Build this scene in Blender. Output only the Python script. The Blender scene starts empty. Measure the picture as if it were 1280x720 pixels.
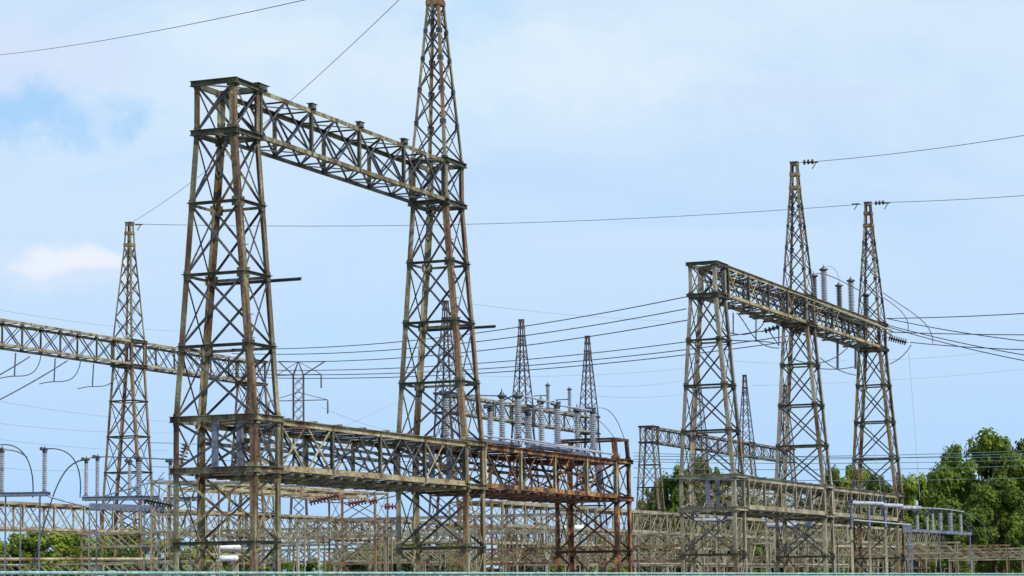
import bpy, math, random
from mathutils import Vector as Vec
R = math.radians
random.seed(7)
sc = bpy.context.scene

# ------------------------------------------------------------------ camera
EYE = 1.6
F, PITCH, ROLL, TH = 3070.3, 0.1218, 0.0139, 0.3953
cam_d = bpy.data.cameras.new('camera'); cam = bpy.data.objects.new('camera', cam_d)
sc.collection.objects.link(cam); sc.camera = cam
cam_d.sensor_width = 36; cam_d.lens = 36*F/1280; cam_d.clip_start = .5; cam_d.clip_end = 6000
cp, sp, cr, sr = math.cos(PITCH), math.sin(PITCH), math.cos(ROLL), math.sin(ROLL)
fwd = Vec((0, cp, sp)); up0 = Vec((0, -sp, cp)); rt0 = Vec((1, 0, 0))
rt = rt0*cr - up0*sr; up = rt0*sr + up0*cr
from mathutils import Matrix
cam.matrix_world = Matrix(((rt.x, up.x, -fwd.x, 0), (rt.y, up.y, -fwd.y, 0), (rt.z, up.z, -fwd.z, EYE), (0, 0, 0, 1)))

# ------------------------------------------------------------------ sky, sun, exposure
SUN_AZ, SUN_EL = R(134), R(46)
w = bpy.data.worlds.new('World'); sc.world = w; w.use_nodes = True
nt = w.node_tree; nt.nodes.clear(); N = nt.nodes.new; L = nt.links.new
out = N('ShaderNodeOutputWorld'); bg = N('ShaderNodeBackground'); bg.inputs[1].default_value = .1
sky = N('ShaderNodeTexSky'); sky.sky_type = 'NISHITA'; sky.sun_disc = False
sky.sun_elevation = SUN_EL; sky.sun_rotation = SUN_AZ; sky.air_density = 1.0; sky.dust_density = .6; sky.ozone_density = 2.0
tc = N('ShaderNodeTexCoord'); mp = N('ShaderNodeMapping'); mp.inputs['Scale'].default_value = (1, 1, 2.6)
mp.inputs['Location'].default_value = (.35, .2, .1)
L(tc.outputs['Generated'], mp.inputs[0])
n1 = N('ShaderNodeTexNoise'); n1.inputs['Scale'].default_value = 5.2; n1.inputs['Detail'].default_value = 9; n1.inputs['Roughness'].default_value = .56
n1.inputs['Distortion'].default_value = .5
L(mp.outputs[0], n1.inputs['Vector'])
rmp = N('ShaderNodeMapRange'); rmp.inputs['From Min'].default_value = .30; rmp.inputs['From Max'].default_value = .56
rmp.inputs['To Min'].default_value = .74; rmp.inputs['To Max'].default_value = .97; rmp.interpolation_type = 'SMOOTHERSTEP'
L(n1.outputs[0], rmp.inputs[0])
tint = N('ShaderNodeMix'); tint.data_type = 'RGBA'; tint.blend_type = 'MULTIPLY'; tint.inputs[0].default_value = 1
L(sky.outputs[0], tint.inputs[6]); tint.inputs[7].default_value = (1.0, 1.35, 1.7, 1)
# thin veil of cloud: whiter higher up, bluer near the horizon
sep = N('ShaderNodeSeparateXYZ'); L(tc.outputs['Generated'], sep.inputs[0])
cr1 = N('ShaderNodeValToRGB'); cr1.color_ramp.elements[0].position = .03; cr1.color_ramp.elements[0].color = (.44, .675, .99, 1)
_e = cr1.color_ramp.elements.new(.145); _e.color = (.62, .785, .985, 1)
cr1.color_ramp.elements[2].position = .24; cr1.color_ramp.elements[2].color = (.70, .85, .985, 1)
_e = cr1.color_ramp.elements.new(.5); _e.color = (.34, .50, .80, 1)
_e = cr1.color_ramp.elements.new(.95); _e.color = (.20, .34, .66, 1)
L(sep.outputs[2], cr1.inputs[0])
sc10 = N('ShaderNodeMix'); sc10.data_type = 'RGBA'; sc10.blend_type = 'MULTIPLY'; sc10.inputs[0].default_value = 1
L(cr1.outputs[0], sc10.inputs[6]); sc10.inputs[7].default_value = (10, 10, 10, 1)
mixc = N('ShaderNodeMix'); mixc.data_type = 'RGBA'
L(rmp.outputs[0], mixc.inputs[0]); L(tint.outputs[2], mixc.inputs[6]); L(sc10.outputs[2], mixc.inputs[7])
# small white cumulus puffs
def puff(px, py, rx, ry, col, prev, amt):
    x = (px-640)/F; y = (360-py)/F
    a, b = x*cr + y*sr, -x*sr + y*cr
    d = (fwd + rt0*a + up0*b).normalized()
    sub = N('ShaderNodeVectorMath'); sub.operation = 'SUBTRACT'; L(tc.outputs['Generated'], sub.inputs[0]); sub.inputs[1].default_value = d
    mul = N('ShaderNodeVectorMath'); mul.operation = 'MULTIPLY'; L(sub.outputs[0], mul.inputs[0]); mul.inputs[1].default_value = (F/rx, F/rx, F/ry)
    nz = N('ShaderNodeTexNoise'); nz.inputs['Scale'].default_value = 48; nz.inputs['Detail'].default_value = 9; nz.inputs['Roughness'].default_value = .6
    L(tc.outputs['Generated'], nz.inputs['Vector'])
    ad = N('ShaderNodeVectorMath'); ad.operation = 'MULTIPLY_ADD'; L(nz.outputs['Color'], ad.inputs[0]); ad.inputs[1].default_value = (2.3, 2.3, 2.3)
    of = N('ShaderNodeVectorMath'); of.operation = 'SUBTRACT'; L(mul.outputs[0], of.inputs[0]); of.inputs[1].default_value = (1.15, 1.15, 1.15)
    L(of.outputs[0], ad.inputs[2])
    ln = N('ShaderNodeVectorMath'); ln.operation = 'LENGTH'; L(ad.outputs[0], ln.inputs[0])
    mr = N('ShaderNodeMapRange'); mr.interpolation_type = 'SMOOTHSTEP'
    mr.inputs['From Min'].default_value = 1.25; mr.inputs['From Max'].default_value = .35
    mr.inputs['To Min'].default_value = 0; mr.inputs['To Max'].default_value = amt
    L(ln.outputs['Value'], mr.inputs[0])
    mx = N('ShaderNodeMix'); mx.data_type = 'RGBA'; L(mr.outputs[0], mx.inputs[0]); L(prev, mx.inputs[6]); mx.inputs[7].default_value = col
    return mx.outputs[2]
o_ = mixc.outputs[2]
o_ = puff(30, 145, 150, 45, (3.6, 6.3, 9.7, 1), o_, .8)
o_ = puff(590, 40, 70, 160, (5.0, 7.5, 9.9, 1), o_, .5)
o_ = puff(60, 75, 110, 50, (6.9, 7.7, 9.7, 1), o_, .75)
o_ = puff(75, 340, 110, 30, (6.9, 8.1, 9.7, 1), o_, .75)
o_ = puff(84, 320, 52, 18, (8.6, 9.1, 9.9, 1), o_, .85)
o_ = puff(128, 326, 34, 14, (8.5, 9.0, 9.9, 1), o_, .8)
o_ = puff(52, 336, 40, 12, (8.3, 8.9, 9.9, 1), o_, .8)
o_ = puff(1000, 118, 150, 20, (6.1, 7.3, 9.8, 1), o_, .5)
o_ = puff(840, 262, 60, 14, (5.2, 7.2, 9.8, 1), o_, .5)
o_ = puff(640, 90, 330, 60, (8.0, 9.1, 9.9, 1), o_, .45)
o_ = puff(330, 40, 160, 40, (8.0, 9.2, 9.9, 1), o_, .4)
L(o_, bg.inputs[0]); L(bg.outputs[0], out.inputs[0])

sd = bpy.data.lights.new('sun', 'SUN'); sun = bpy.data.objects.new('sun', sd); sc.collection.objects.link(sun)
sd.energy = 5.0; sd.angle = R(.5); sd.color = (1, .95, .86)
sdir = Vec((math.sin(SUN_AZ)*math.cos(SUN_EL), math.cos(SUN_AZ)*math.cos(SUN_EL), math.sin(SUN_EL)))
sun.rotation_euler = sdir.to_track_quat('Z', 'Y').to_euler(); sun.location = (60, -40, 90)
vs = sc.view_settings; vs.view_transform = 'Standard'; vs.look = 'None'; vs.exposure = 0; vs.gamma = 1; vs.use_curve_mapping = False

# ------------------------------------------------------------------ the yard's own grid
U = Vec((math.sin(TH), math.cos(TH), 0)); V = Vec((-math.cos(TH), math.sin(TH), 0)); Z = Vec((0, 0, 1))
O0 = Vec((-10.28, 88.0, 0))
def S(s, v, z): return O0 + U*s + V*v + Z*z
def sv(p): d = p-O0; return d.dot(U), d.dot(V)
def ray(px, py):
    x = (px-640)/F; y = (360-py)/F
    return fwd + rt0*(x*cr + y*sr) + up0*(-x*sr + y*cr)
def at(px, py, Y):                     # the point the ray meets at distance Y along the ground
    d = ray(px, py); return Vec((0, 0, EYE)) + d*(Y/d.y)
def on_v(px, py, v):                   # ... and where it meets the vertical plane of a row
    d = ray(px, py); n = V
    t = (v - (Vec((0, 0, 0))-O0).dot(n))/d.dot(n)
    return Vec((0, 0, EYE)) + d*t
H1, H2, H3, H4, H6, HA, HB = 19.91, 18.10, 7.76, 5.92, 3.35, 28.71, 27.03
WU, WT, WB = 1.90, 1.66, 3.31

# ------------------------------------------------------------------ materials
def mat(name, cols, scale=1.2, rough=.75, metal=0.0, streak=0.0, stops=None, bump=.15):
    m = bpy.data.materials.new(name); m.use_nodes = True; t = m.node_tree; b = t.nodes['Principled BSDF']
    g = t.nodes.new('ShaderNodeNewGeometry'); mpn = t.nodes.new('ShaderNodeMapping')
    mpn.inputs['Scale'].default_value = (1, 1, 1-streak)
    t.links.new(g.outputs['Position'], mpn.inputs[0])
    a = t.nodes.new('ShaderNodeTexNoise'); a.inputs['Scale'].default_value = scale; a.inputs['Detail'].default_value = 8; a.inputs['Roughness'].default_value = .7
    t.links.new(mpn.outputs[0], a.inputs['Vector'])
    r = t.nodes.new('ShaderNodeValToRGB'); e = r.color_ramp.elements
    n = len(cols); stops = stops or [.34 + .32*i/(n-1) for i in range(n)]
    e[0].position = stops[0]; e[0].color = (*cols[0], 1); e[1].position = stops[-1]; e[1].color = (*cols[-1], 1)
    for i in range(1, n-1):
        k = e.new(stops[i]); k.color = (*cols[i], 1)
    t.links.new(a.outputs[0], r.inputs[0])
    f = t.nodes.new('ShaderNodeTexNoise'); f.inputs['Scale'].default_value = 9; f.inputs['Detail'].default_value = 6
    t.links.new(g.outputs['Position'], f.inputs['Vector'])
    mr = t.nodes.new('ShaderNodeMapRange'); mr.inputs[1].default_value = .3; mr.inputs[2].default_value = .7; mr.inputs[3].default_value = .6; mr.inputs[4].default_value = 1.35
    t.links.new(f.outputs[0], mr.inputs[0])
    mx = t.nodes.new('ShaderNodeVectorMath'); mx.operation = 'SCALE'
    t.links.new(r.outputs[0], mx.inputs[0]); t.links.new(mr.outputs[0], mx.inputs['Scale'])
    t.links.new(mx.outputs[0], b.inputs['Base Color'])
    b.inputs['Roughness'].default_value = rough; b.inputs['Metallic'].default_value = metal
    if bump:
        bp = t.nodes.new('ShaderNodeBump'); bp.inputs['Strength'].default_value = bump; bp.inputs['Distance'].default_value = .02
        t.links.new(f.outputs[0], bp.inputs['Height']); t.links.new(bp.outputs[0], b.inputs['Normal'])
    return m
OLIVE, TAN, GREY, RUST, DARKR, PALE = (.125, .12, .06), (.25, .20, .09), (.20, .20, .18), (.22, .095, .035), (.06, .028, .016), (.38, .34, .23)
M = {
 'leg':   mat('weathered_olive_steel', [(.035, .02, .012), (.12, .065, .03), (.15, .14, .075), (.28, .245, .14), (.38, .37, .31)], 1.5, .7, .1, .8, [.33, .43, .50, .57, .68]),
 'brownleg': mat('brown_rusted_leg_steel', [(.04, .025, .018), (.09, .045, .026), (.15, .10, .05), (.25, .21, .12), (.36, .34, .27)], 1.6, .75, .1, .85, [.34, .44, .51, .58, .68]),
 'leggrey': mat('grey_tan_steel', [(.06, .035, .02), (.18, .11, .055), (.22, .205, .15), (.33, .29, .19), (.42, .41, .36)], .9, .7, .1, .8, [.32, .41, .48, .56, .68]),
 'legrust': mat('olive_steel_with_rust', [(.04, .022, .014), (.13, .065, .032), (.25, .16, .075), (.19, .17, .095), (.33, .29, .18)], 1.5, .75, .1, .85, [.34, .43, .5, .56, .67]),
 'brace': mat('shade_darkened_grey_steel', [(.028, .024, .022), (.055, .058, .065), (.085, .09, .10), (.16, .15, .12)], 1.4, .65, .3, .2),  # shade on the bracing is put into this dark blue-grey colour
 'strut': mat('mossy_strut_steel', [(.04, .038, .03), (.085, .085, .05), (.17, .15, .085)], 1.5, .75, .1),
 'chord': mat('lichen_tan_steel', [DARKR, (.18, .10, .045), (.29, .245, .13), (.42, .385, .25)], 1.0, .75, .05, 0, [.3, .4, .5, .66]),
 'rust':  mat('deep_rust_steel', [(.018, .010, .008), (.06, .025, .012), (.27, .12, .038), (.46, .27, .12)], 1.8, .85, 0, .5, [.36, .46, .56, .68]),
 'rustdk': mat('dark_rust_steel', [(.02, .012, .01), (.07, .032, .018), (.15, .07, .03)], 1.6, .85, 0),
 'pale':  mat('pale_galvanised_steel', [(.11, .07, .035), (.22, .19, .12), (.33, .30, .205), (.40, .38, .31)], .8, .75, .15, .4),
 'galv':  mat('blue_grey_galvanised_steel', [(.10, .12, .16), (.16, .18, .24), (.24, .26, .31)], 1.5, .5, .4),
 'far':   mat('purple_brown_steel', [(.045, .032, .035), (.085, .065, .07), (.14, .10, .085)], .8, .75, .1),
 'farchord': mat('brown_grey_steel', [(.10, .07, .05), (.19, .15, .09), (.26, .22, .14)], .7, .75, .1),
 'porc':  mat('grey_porcelain', [(.34, .36, .38), (.42, .44, .455)], 2, .22, 0, 0, None, 0),
 'porcdk': mat('dark_green_grey_porcelain', [(.08, .10, .10), (.12, .14, .145)], 2, .25, 0, 0, None, 0),
 'maroon': mat('maroon_porcelain', [(.09, .018, .016), (.15, .03, .026)], 2, .22, 0, 0, None, 0),
 'black': mat('black_porcelain', [(.012, .011, .012), (.03, .028, .03)], 2, .3, 0, 0, None, 0),
 'fit':   mat('dark_cast_fitting', [(.06, .065, .075), (.13, .14, .16)], 4, .5, .5),
 'wire':  mat('dull_aluminium_wire', [(.05, .055, .065), (.08, .085, .10)], 3, .6, .3, 0, None, 0),
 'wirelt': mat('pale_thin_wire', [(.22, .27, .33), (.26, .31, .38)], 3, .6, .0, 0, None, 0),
 'teal':  mat('verdigris_pipe', [(.14, .30, .28), (.22, .40, .36), (.32, .47, .44)], 1.5, .55, .1),
 'tealw': mat('verdigris_wire', [(.05, .10, .10), (.07, .14, .13)], 1.5, .55, .1, 0, None, 0),
 'tube':  mat('bright_aluminium_tube', [(.26, .28, .34), (.36, .38, .44)], 2.5, .6, .1),
 'white': mat('white_enamel_tank', [(.62, .64, .66), (.74, .75, .76)], 1.5, .4),
 'bark':  mat('grey_brown_bark', [(.06, .045, .03), (.12, .10, .075)], 2, .9),
 'conc':  mat('concrete_footing', [(.25, .24, .22), (.38, .37, .34)], 2, .9),
}
def leafmat(name, c):
    m = bpy.data.materials.new(name); m.use_nodes = True; t = m.node_tree; b = t.nodes['Principled BSDF']
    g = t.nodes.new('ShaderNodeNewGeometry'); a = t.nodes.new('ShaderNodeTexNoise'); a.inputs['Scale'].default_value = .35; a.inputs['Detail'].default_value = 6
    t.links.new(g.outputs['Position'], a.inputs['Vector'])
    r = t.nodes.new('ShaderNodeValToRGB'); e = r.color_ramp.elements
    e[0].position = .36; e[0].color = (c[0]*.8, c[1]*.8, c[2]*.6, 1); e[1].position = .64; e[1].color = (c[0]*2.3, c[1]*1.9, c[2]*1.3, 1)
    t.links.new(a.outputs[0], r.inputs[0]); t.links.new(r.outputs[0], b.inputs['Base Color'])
    b.inputs['Roughness'].default_value = .75; b.inputs['Specular IOR Level'].default_value = .25
    tr = t.nodes.new('ShaderNodeBsdfTranslucent'); t.links.new(r.outputs[0], tr.inputs[0])
    ms = t.nodes.new('ShaderNodeMixShader'); ms.inputs[0].default_value = .38
    t.links.new(b.outputs[0], ms.inputs[1]); t.links.new(tr.outputs[0], ms.inputs[2])
    t.links.new(ms.outputs[0], t.nodes['Material Output'].inputs[0])
    return m
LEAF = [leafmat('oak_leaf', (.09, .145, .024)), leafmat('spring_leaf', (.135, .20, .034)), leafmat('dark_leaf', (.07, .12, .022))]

# ------------------------------------------------------------------ mesh helpers
class MB:
    def __init__(s): s.v = []; s.f = []; s.smooth = False
    def prism(s, p, q, A, B):
        i = len(s.v); s.v += [p, p+A, p+A+B, p+B, q, q+A, q+A+B, q+B]
        s.f += [(i, i+1, i+2, i+3), (i+7, i+6, i+5, i+4), (i, i+4, i+5, i+1), (i+1, i+5, i+6, i+2), (i+2, i+6, i+7, i+3), (i+3, i+7, i+4, i)]
        return s
    def box(s, c, a, b, h):            # centre, full vectors
        return s.prism(c-a/2-b/2-h/2, c-a/2-b/2+h/2, a, b)
    def bar(s, p, q, w, h, n=Z):
        d = (q-p).normalized(); a = d.cross(n)
        if a.length < .01: a = d.cross(Vec((1, 0, 0)))
        a.normalize(); b = a.cross(d).normalized()
        return s.prism(p-a*w/2-b*h/2, q-a*w/2-b*h/2, a*w, b*h)
    def angle(s, p, q, A, B, w, t):    # L section with its heel on p-q, flanges towards A and B
        s.prism(p, q, A*w, B*t); s.prism(p+B*t, q+B*t, A*t, B*(w-t)); return s
    def brace(s, p, q, n, w, t, off=0):  # L section lying in the face with outward normal n
        d = (q-p).normalized(); a = n.cross(d).normalized(); o = n*off
        s.prism(p-a*w/2+o, q-a*w/2+o, a*w, n*-t); s.prism(p-a*w/2+o-n*t, q-a*w/2+o-n*t, a*t, n*-(w*.5)); return s
    def tube(s, pts, r, k=6, cap=True):
        i0 = len(s.v); n = len(pts); rr = r if isinstance(r, (list, tuple)) else [r]*n
        pa = None
        for j, p in enumerate(pts):
            d = (pts[min(j+1, n-1)]-pts[max(j-1, 0)]).normalized()
            if pa is None:
                pa = d.cross(Z)
                if pa.length < .05: pa = d.cross(Vec((1, 0, 0)))
            pa = (pa - d*pa.dot(d)).normalized(); pb = d.cross(pa)
            for m in range(k):
                an = 2*math.pi*m/k; s.v.append(p + pa*math.cos(an)*rr[j] + pb*math.sin(an)*rr[j])
        for j in range(n-1):
            for m in range(k):
                a = i0+j*k+m; b = i0+j*k+(m+1) % k; s.f.append((a, b, b+k, a+k))
        if cap:
            s.f.append(tuple(range(i0+k-1, i0-1, -1))); s.f.append(tuple(range(i0+(n-1)*k, i0+n*k)))
        s.smooth = True
        return s
    def lathe(s, p, d, prof, k=12):    # prof: (distance along d, radius)
        return s.tube([p+d*a for a, r in prof], [r for a, r in prof], k)
    def build(s, name, m, parent=None, origin=None):
        me = bpy.data.meshes.new(name)
        if parent is not None: o0 = Vec(parent['_o'])
        else:
            o0 = origin if origin is not None else s.base()
        me.from_pydata([tuple(v-o0) for v in s.v], [], s.f); me.materials.append(M[m] if isinstance(m, str) else m)
        if s.smooth:
            me.shade_smooth()
            try: me.set_sharp_from_angle(angle=R(38))
            except Exception: pass
        ob = bpy.data.objects.new(name, me); sc.collection.objects.link(ob)
        ob['_o'] = tuple(o0)
        if parent is not None: ob.parent = parent
        else: ob.location = o0
        return ob
    def base(s):
        n = len(s.v); zz = min(v.z for v in s.v)
        return Vec((sum(v.x for v in s.v)/n, sum(v.y for v in s.v)/n, zz))
def tag(o, label, cat, group=None):
    o['label'] = label; o['category'] = cat; o['kind'] = 'thing'
    if group: o['group'] = group
    return o
def thing(name, label, cat, loc, group=None):
    o = bpy.data.objects.new(name, None); sc.collection.objects.link(o); o.location = loc; o.empty_display_size = .5; o['kind'] = 'thing'
    o['_o'] = tuple(loc); return tag(o, label, cat, group)
def struct(o): o['kind'] = 'structure'; return o
def lerp(a, b, t): return a+(b-a)*t

# ------------------------------------------------------------------ ground
def ground():
    m = mat('gravel_and_grass', [(.05, .07, .025), (.08, .10, .035), (.12, .11, .08), (.18, .16, .13)], .12, .95, 0, 0, [.4, .46, .52, .62])
    n = 60; X0, X1, Y0, Y1 = -2500, 2500, -500, 4500
    b = MB()
    b.v = [Vec((X0+(X1-X0)*i/n, Y0+(Y1-Y0)*j/n, 0)) for j in range(n+1) for i in range(n+1)]
    b.f = [(j*(n+1)+i, j*(n+1)+i+1, (j+1)*(n+1)+i+1, (j+1)*(n+1)+i) for j in range(n) for i in range(n)]
    struct(b.build('ground', m, None, Vec((0, 0, 0))))
    # gravel pad of the yard
    g = MB(); pts = [S(-40, -18, .004), S(330, -18, .004), S(330, 72, .004), S(-40, 72, .004)]
    g.v = pts; g.f = [(0, 1, 2, 3)]
    if ((pts[1]-pts[0]).cross(pts[2]-pts[0])).z < 0: g.f = [(3, 2, 1, 0)]
    struct(g.build('gravel_yard', mat('crushed_stone', [(.10, .09, .08), (.15, .14, .12), (.21, .20, .18)], 6, .95), None, Vec((0, 0, 0))))
ground()

# ------------------------------------------------------------------ lattice towers
CS = {'L': (-1, 1), 'N': (-1, -1), 'R': (1, -1), 'B': (1, 1)}
FACES = [('L', 'N', -U), ('N', 'R', -V), ('R', 'B', U), ('B', 'L', V)]
def tower(name, label, s, v, kind, detail=1, near_leg=None, leg='leg', br='brace', st='strut', group=None, low='leg', jit=0):
    rnd = random.Random(hash((round(s), round(v))) & 1023)
    th = thing(name, label, 'tower', S(s, v, 0), group)
    top = {'plain': H1, 'spire': H1, 'stub': H3+1.1, 'low': H3}[kind]
    def wv(z): return WB if z <= H3 else (WT if z >= H2 else lerp(WB, WT, (z-H3)/(H2-H3)))
    def C(c, z, d=0):
        a, b = CS[c]; return S(s+a*(WU/2+d), v+b*(wv(z)/2+d), z)
    lv = [.25, H6, H4, H3]
    if top == H1: lv += [lerp(H3, H2, .25), lerp(H3, H2, .5), lerp(H3, H2, .75), H2, H1]
    LW = .22 if detail else .20; LT = .03; BW = .082 if detail else .08
    for c, (a, b) in CS.items():
        m = MB(); zs = [0.2, H3] + ([H2, H1] if top == H1 else []) if kind != 'stub' else [.2, H3, top]
        if kind == 'low': zs = [.2, H3]
        for z0, z1 in zip(zs, zs[1:]):
            m.angle(C(c, z0), C(c, z1), U*-a, V*-b, LW, LT)
        lg = m.build('leg', near_leg if near_leg and c == 'N' else leg if (c != 'N' and c != 'R') or kind != 'spire' or leg in ('far', 'leggrey') else 'legrust', th)
        f = MB(); f.box(S(s+a*WU/2, v+b*WB/2, .12), U*.6, V*.6, Z*.3); f.build('footing', 'conc', lg)
    if detail:     # climbing pegs up the near leg
        z = 3.0; k = 0
        while z < top-.3:
            m = MB()
            p = C('N', z); d = (-U if k % 2 else -V); q = p + (U if not k % 2 else V)*.10
            m.tube([q, q+d*.17], .016, 5); z += .42; k += 1
            m.build('climbing_peg', 'strut', th)
    for fi, (c0, c1, n) in enumerate(FACES):
        al = MB()
        for i in range(len(lv)-1):
            z0, z1 = lv[i], lv[i+1]
            m = MB() if detail else al
            a0, a1, b0, b1 = C(c0, z0+.08), C(c0, z1-.08), C(c1, z0+.08), C(c1, z1-.08)
            ax = (b0-a0).normalized()*.1
            m.brace(a0+ax, b1-ax, n, BW, .014, -(LT+.004)); m.brace(b0-ax, a1+ax, n, BW, .014, -(LT+.024))
            if detail: m.build('cross_brace', br if (rnd.random() < .9 and z0 > H3-.1) or br != 'brace' or rnd.random() < .4 else 'leg', th)  # some low braces take the lighter leg steel, painting them as sunlit
        if not detail: al.build('side_bracing', br, th)
    for i, z in enumerate(lv[1:], 1):
        m = MB(); big = z in (H1, H2, H3, H4)
        h = (.20 if z in (H1, H2) else .22 if z in (H3, H4) else .11) * (1 if detail else .9)
        for fi, (c0, c1, n) in enumerate(FACES):
            p, q = C(c0, z), C(c1, z); d = (q-p).normalized(); e = .14 if big and fi in (0, 2) else .0
            pp = p-d*e+n*.004; qq = q+d*e+n*.004
            m.prism(pp-Z*h/2, qq-Z*h/2, n*.018, Z*h)
            m.prism(pp+Z*(h/2-.016)+n*.019, qq+Z*(h/2-.016)+n*.019, n*.09, Z*.016)
            if big: m.prism(pp-Z*(h/2)+n*.019, qq-Z*(h/2)+n*.019, n*.09, Z*.016)
            if detail:       # gusset plates at the leg joints
                for pt, sg in ((p, 1), (q, -1)):
                    gz = .24 if z != top else 0
                    m.box(pt+d*sg*.17+n*.034-Z*(0 if gz else .10), d*.26, n*.012, Z*(h+gz-(.0 if gz else .02)))
            m.build('strut', low if z in (H3, H4) else st, th); m = MB()
        if big:   # plan bracing
            for c0, c1, dz in (('L', 'R', 0), ('N', 'B', -.07)):
                m = MB(); m.bar(C(c0, z+dz, -.1), C(c1, z+dz, -.1), .07, .045); m.build('plan_brace', br, th)
    if kind != 'low' or True:       # mid posts of the wide faces between the lower rings
        for a in (-1, 1):
            m = MB(); p = S(s+a*(WU/2-.05), v, H4+.1); m.prism(p-V*.11-U*.03, p-V*.11-U*.03+Z*(H3-H4-.2), V*.22, U*.02)
            m.prism(p-V*.11, p-V*.11+Z*(H3-H4-.2), V*.02, U*.1); m.prism(p+V*.09, p+V*.09+Z*(H3-H4-.2), V*.02, U*.1)
            m.build('post', 'galv' if detail else 'pale', th)
    if kind == 'stub':
        m = MB(); zt = H3+1.08
        for c0, c1, n in FACES:
            m.brace(C(c0, zt), C(c1, zt), n, .11, .02, .03)
        m.prism(C('L', zt-.16)+U*.1, C('N', zt-.16)+U*.1, U*.05, Z*.07)
        m.build('top_rail', 'rustdk', th)
    if kind == 'spire':
        def w2(z):
            if z >= HB: k = lerp(.60, .42, (z-HB)/(HA-HB)); return k, k
            t = (z-H1)/(HB-H1); return lerp(WU, .60, t), lerp(WT, .60, t)
        def D(c, z, d=0):
            a, b = CS[c]; x, y = w2(z); return S(s+a*(x/2+d), v+b*(y/2+d), z)
        m = MB(); m.box(S(s, v, HA-.12), U*.48, V*.48, Z*.22); m.box(S(s, v, HA+.01), U*.56, V*.56, Z*.02)
        sm = 'far' if not detail and s > 100 else 'leg'; spr = m.build('spire', sm, th)
        for c, (a, b) in CS.items():
            m = MB(); m.angle(D(c, H1), D(c, HB), U*-a, V*-b, .125, .02); m.angle(D(c, HB), D(c, HA-.02), U*-a, V*-b, .115, .02)
            m.build('spire_leg', sm if c != 'N' or sm == 'far' else 'legrust', spr)
        for z in (HB, lerp(HB, HA, .52)):
            m = MB()
            for c0, c1, n in FACES: m.prism(D(c0, z, .02)-Z*.11, D(c1, z, .02)-Z*.11, n*.015, Z*.22)
            m.build('band_plate', 'legrust' if sm != 'far' else sm, spr)
        hs = [H1+.1+(HB-H1-.2)*q_ for q_ in (0, .235, .45, .65, .83, 1)]
        for fi, (c0, c1, n) in enumerate(FACES):
            al = MB()
            for i in range(len(hs)-1):
                z0, z1 = hs[i], hs[i+1]
                m = MB() if detail else al
                a0, a1, b0, b1 = D(c0, z0), D(c0, z1), D(c1, z0), D(c1, z1); zm = (z0+z1)/2; am, bm = D(c0, zm), D(c1, zm)
                o1, o2 = -.024, -.038
                m.brace(a0, b1, n, .07, .01, o1); m.brace(b0, a1, n, .07, .01, o2)
                if detail:
                    for q_, sg in ((a0, 1), (b0, -1)): m.box(q_+(b0-a0).normalized()*sg*.1+n*.012, (b0-a0).normalized()*.2, n*.01, Z*.22)
                if detail: m.build('lattice_panel', br, spr)
            if not detail: al.build('lattice_panel', br, spr)
    return th

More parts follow.
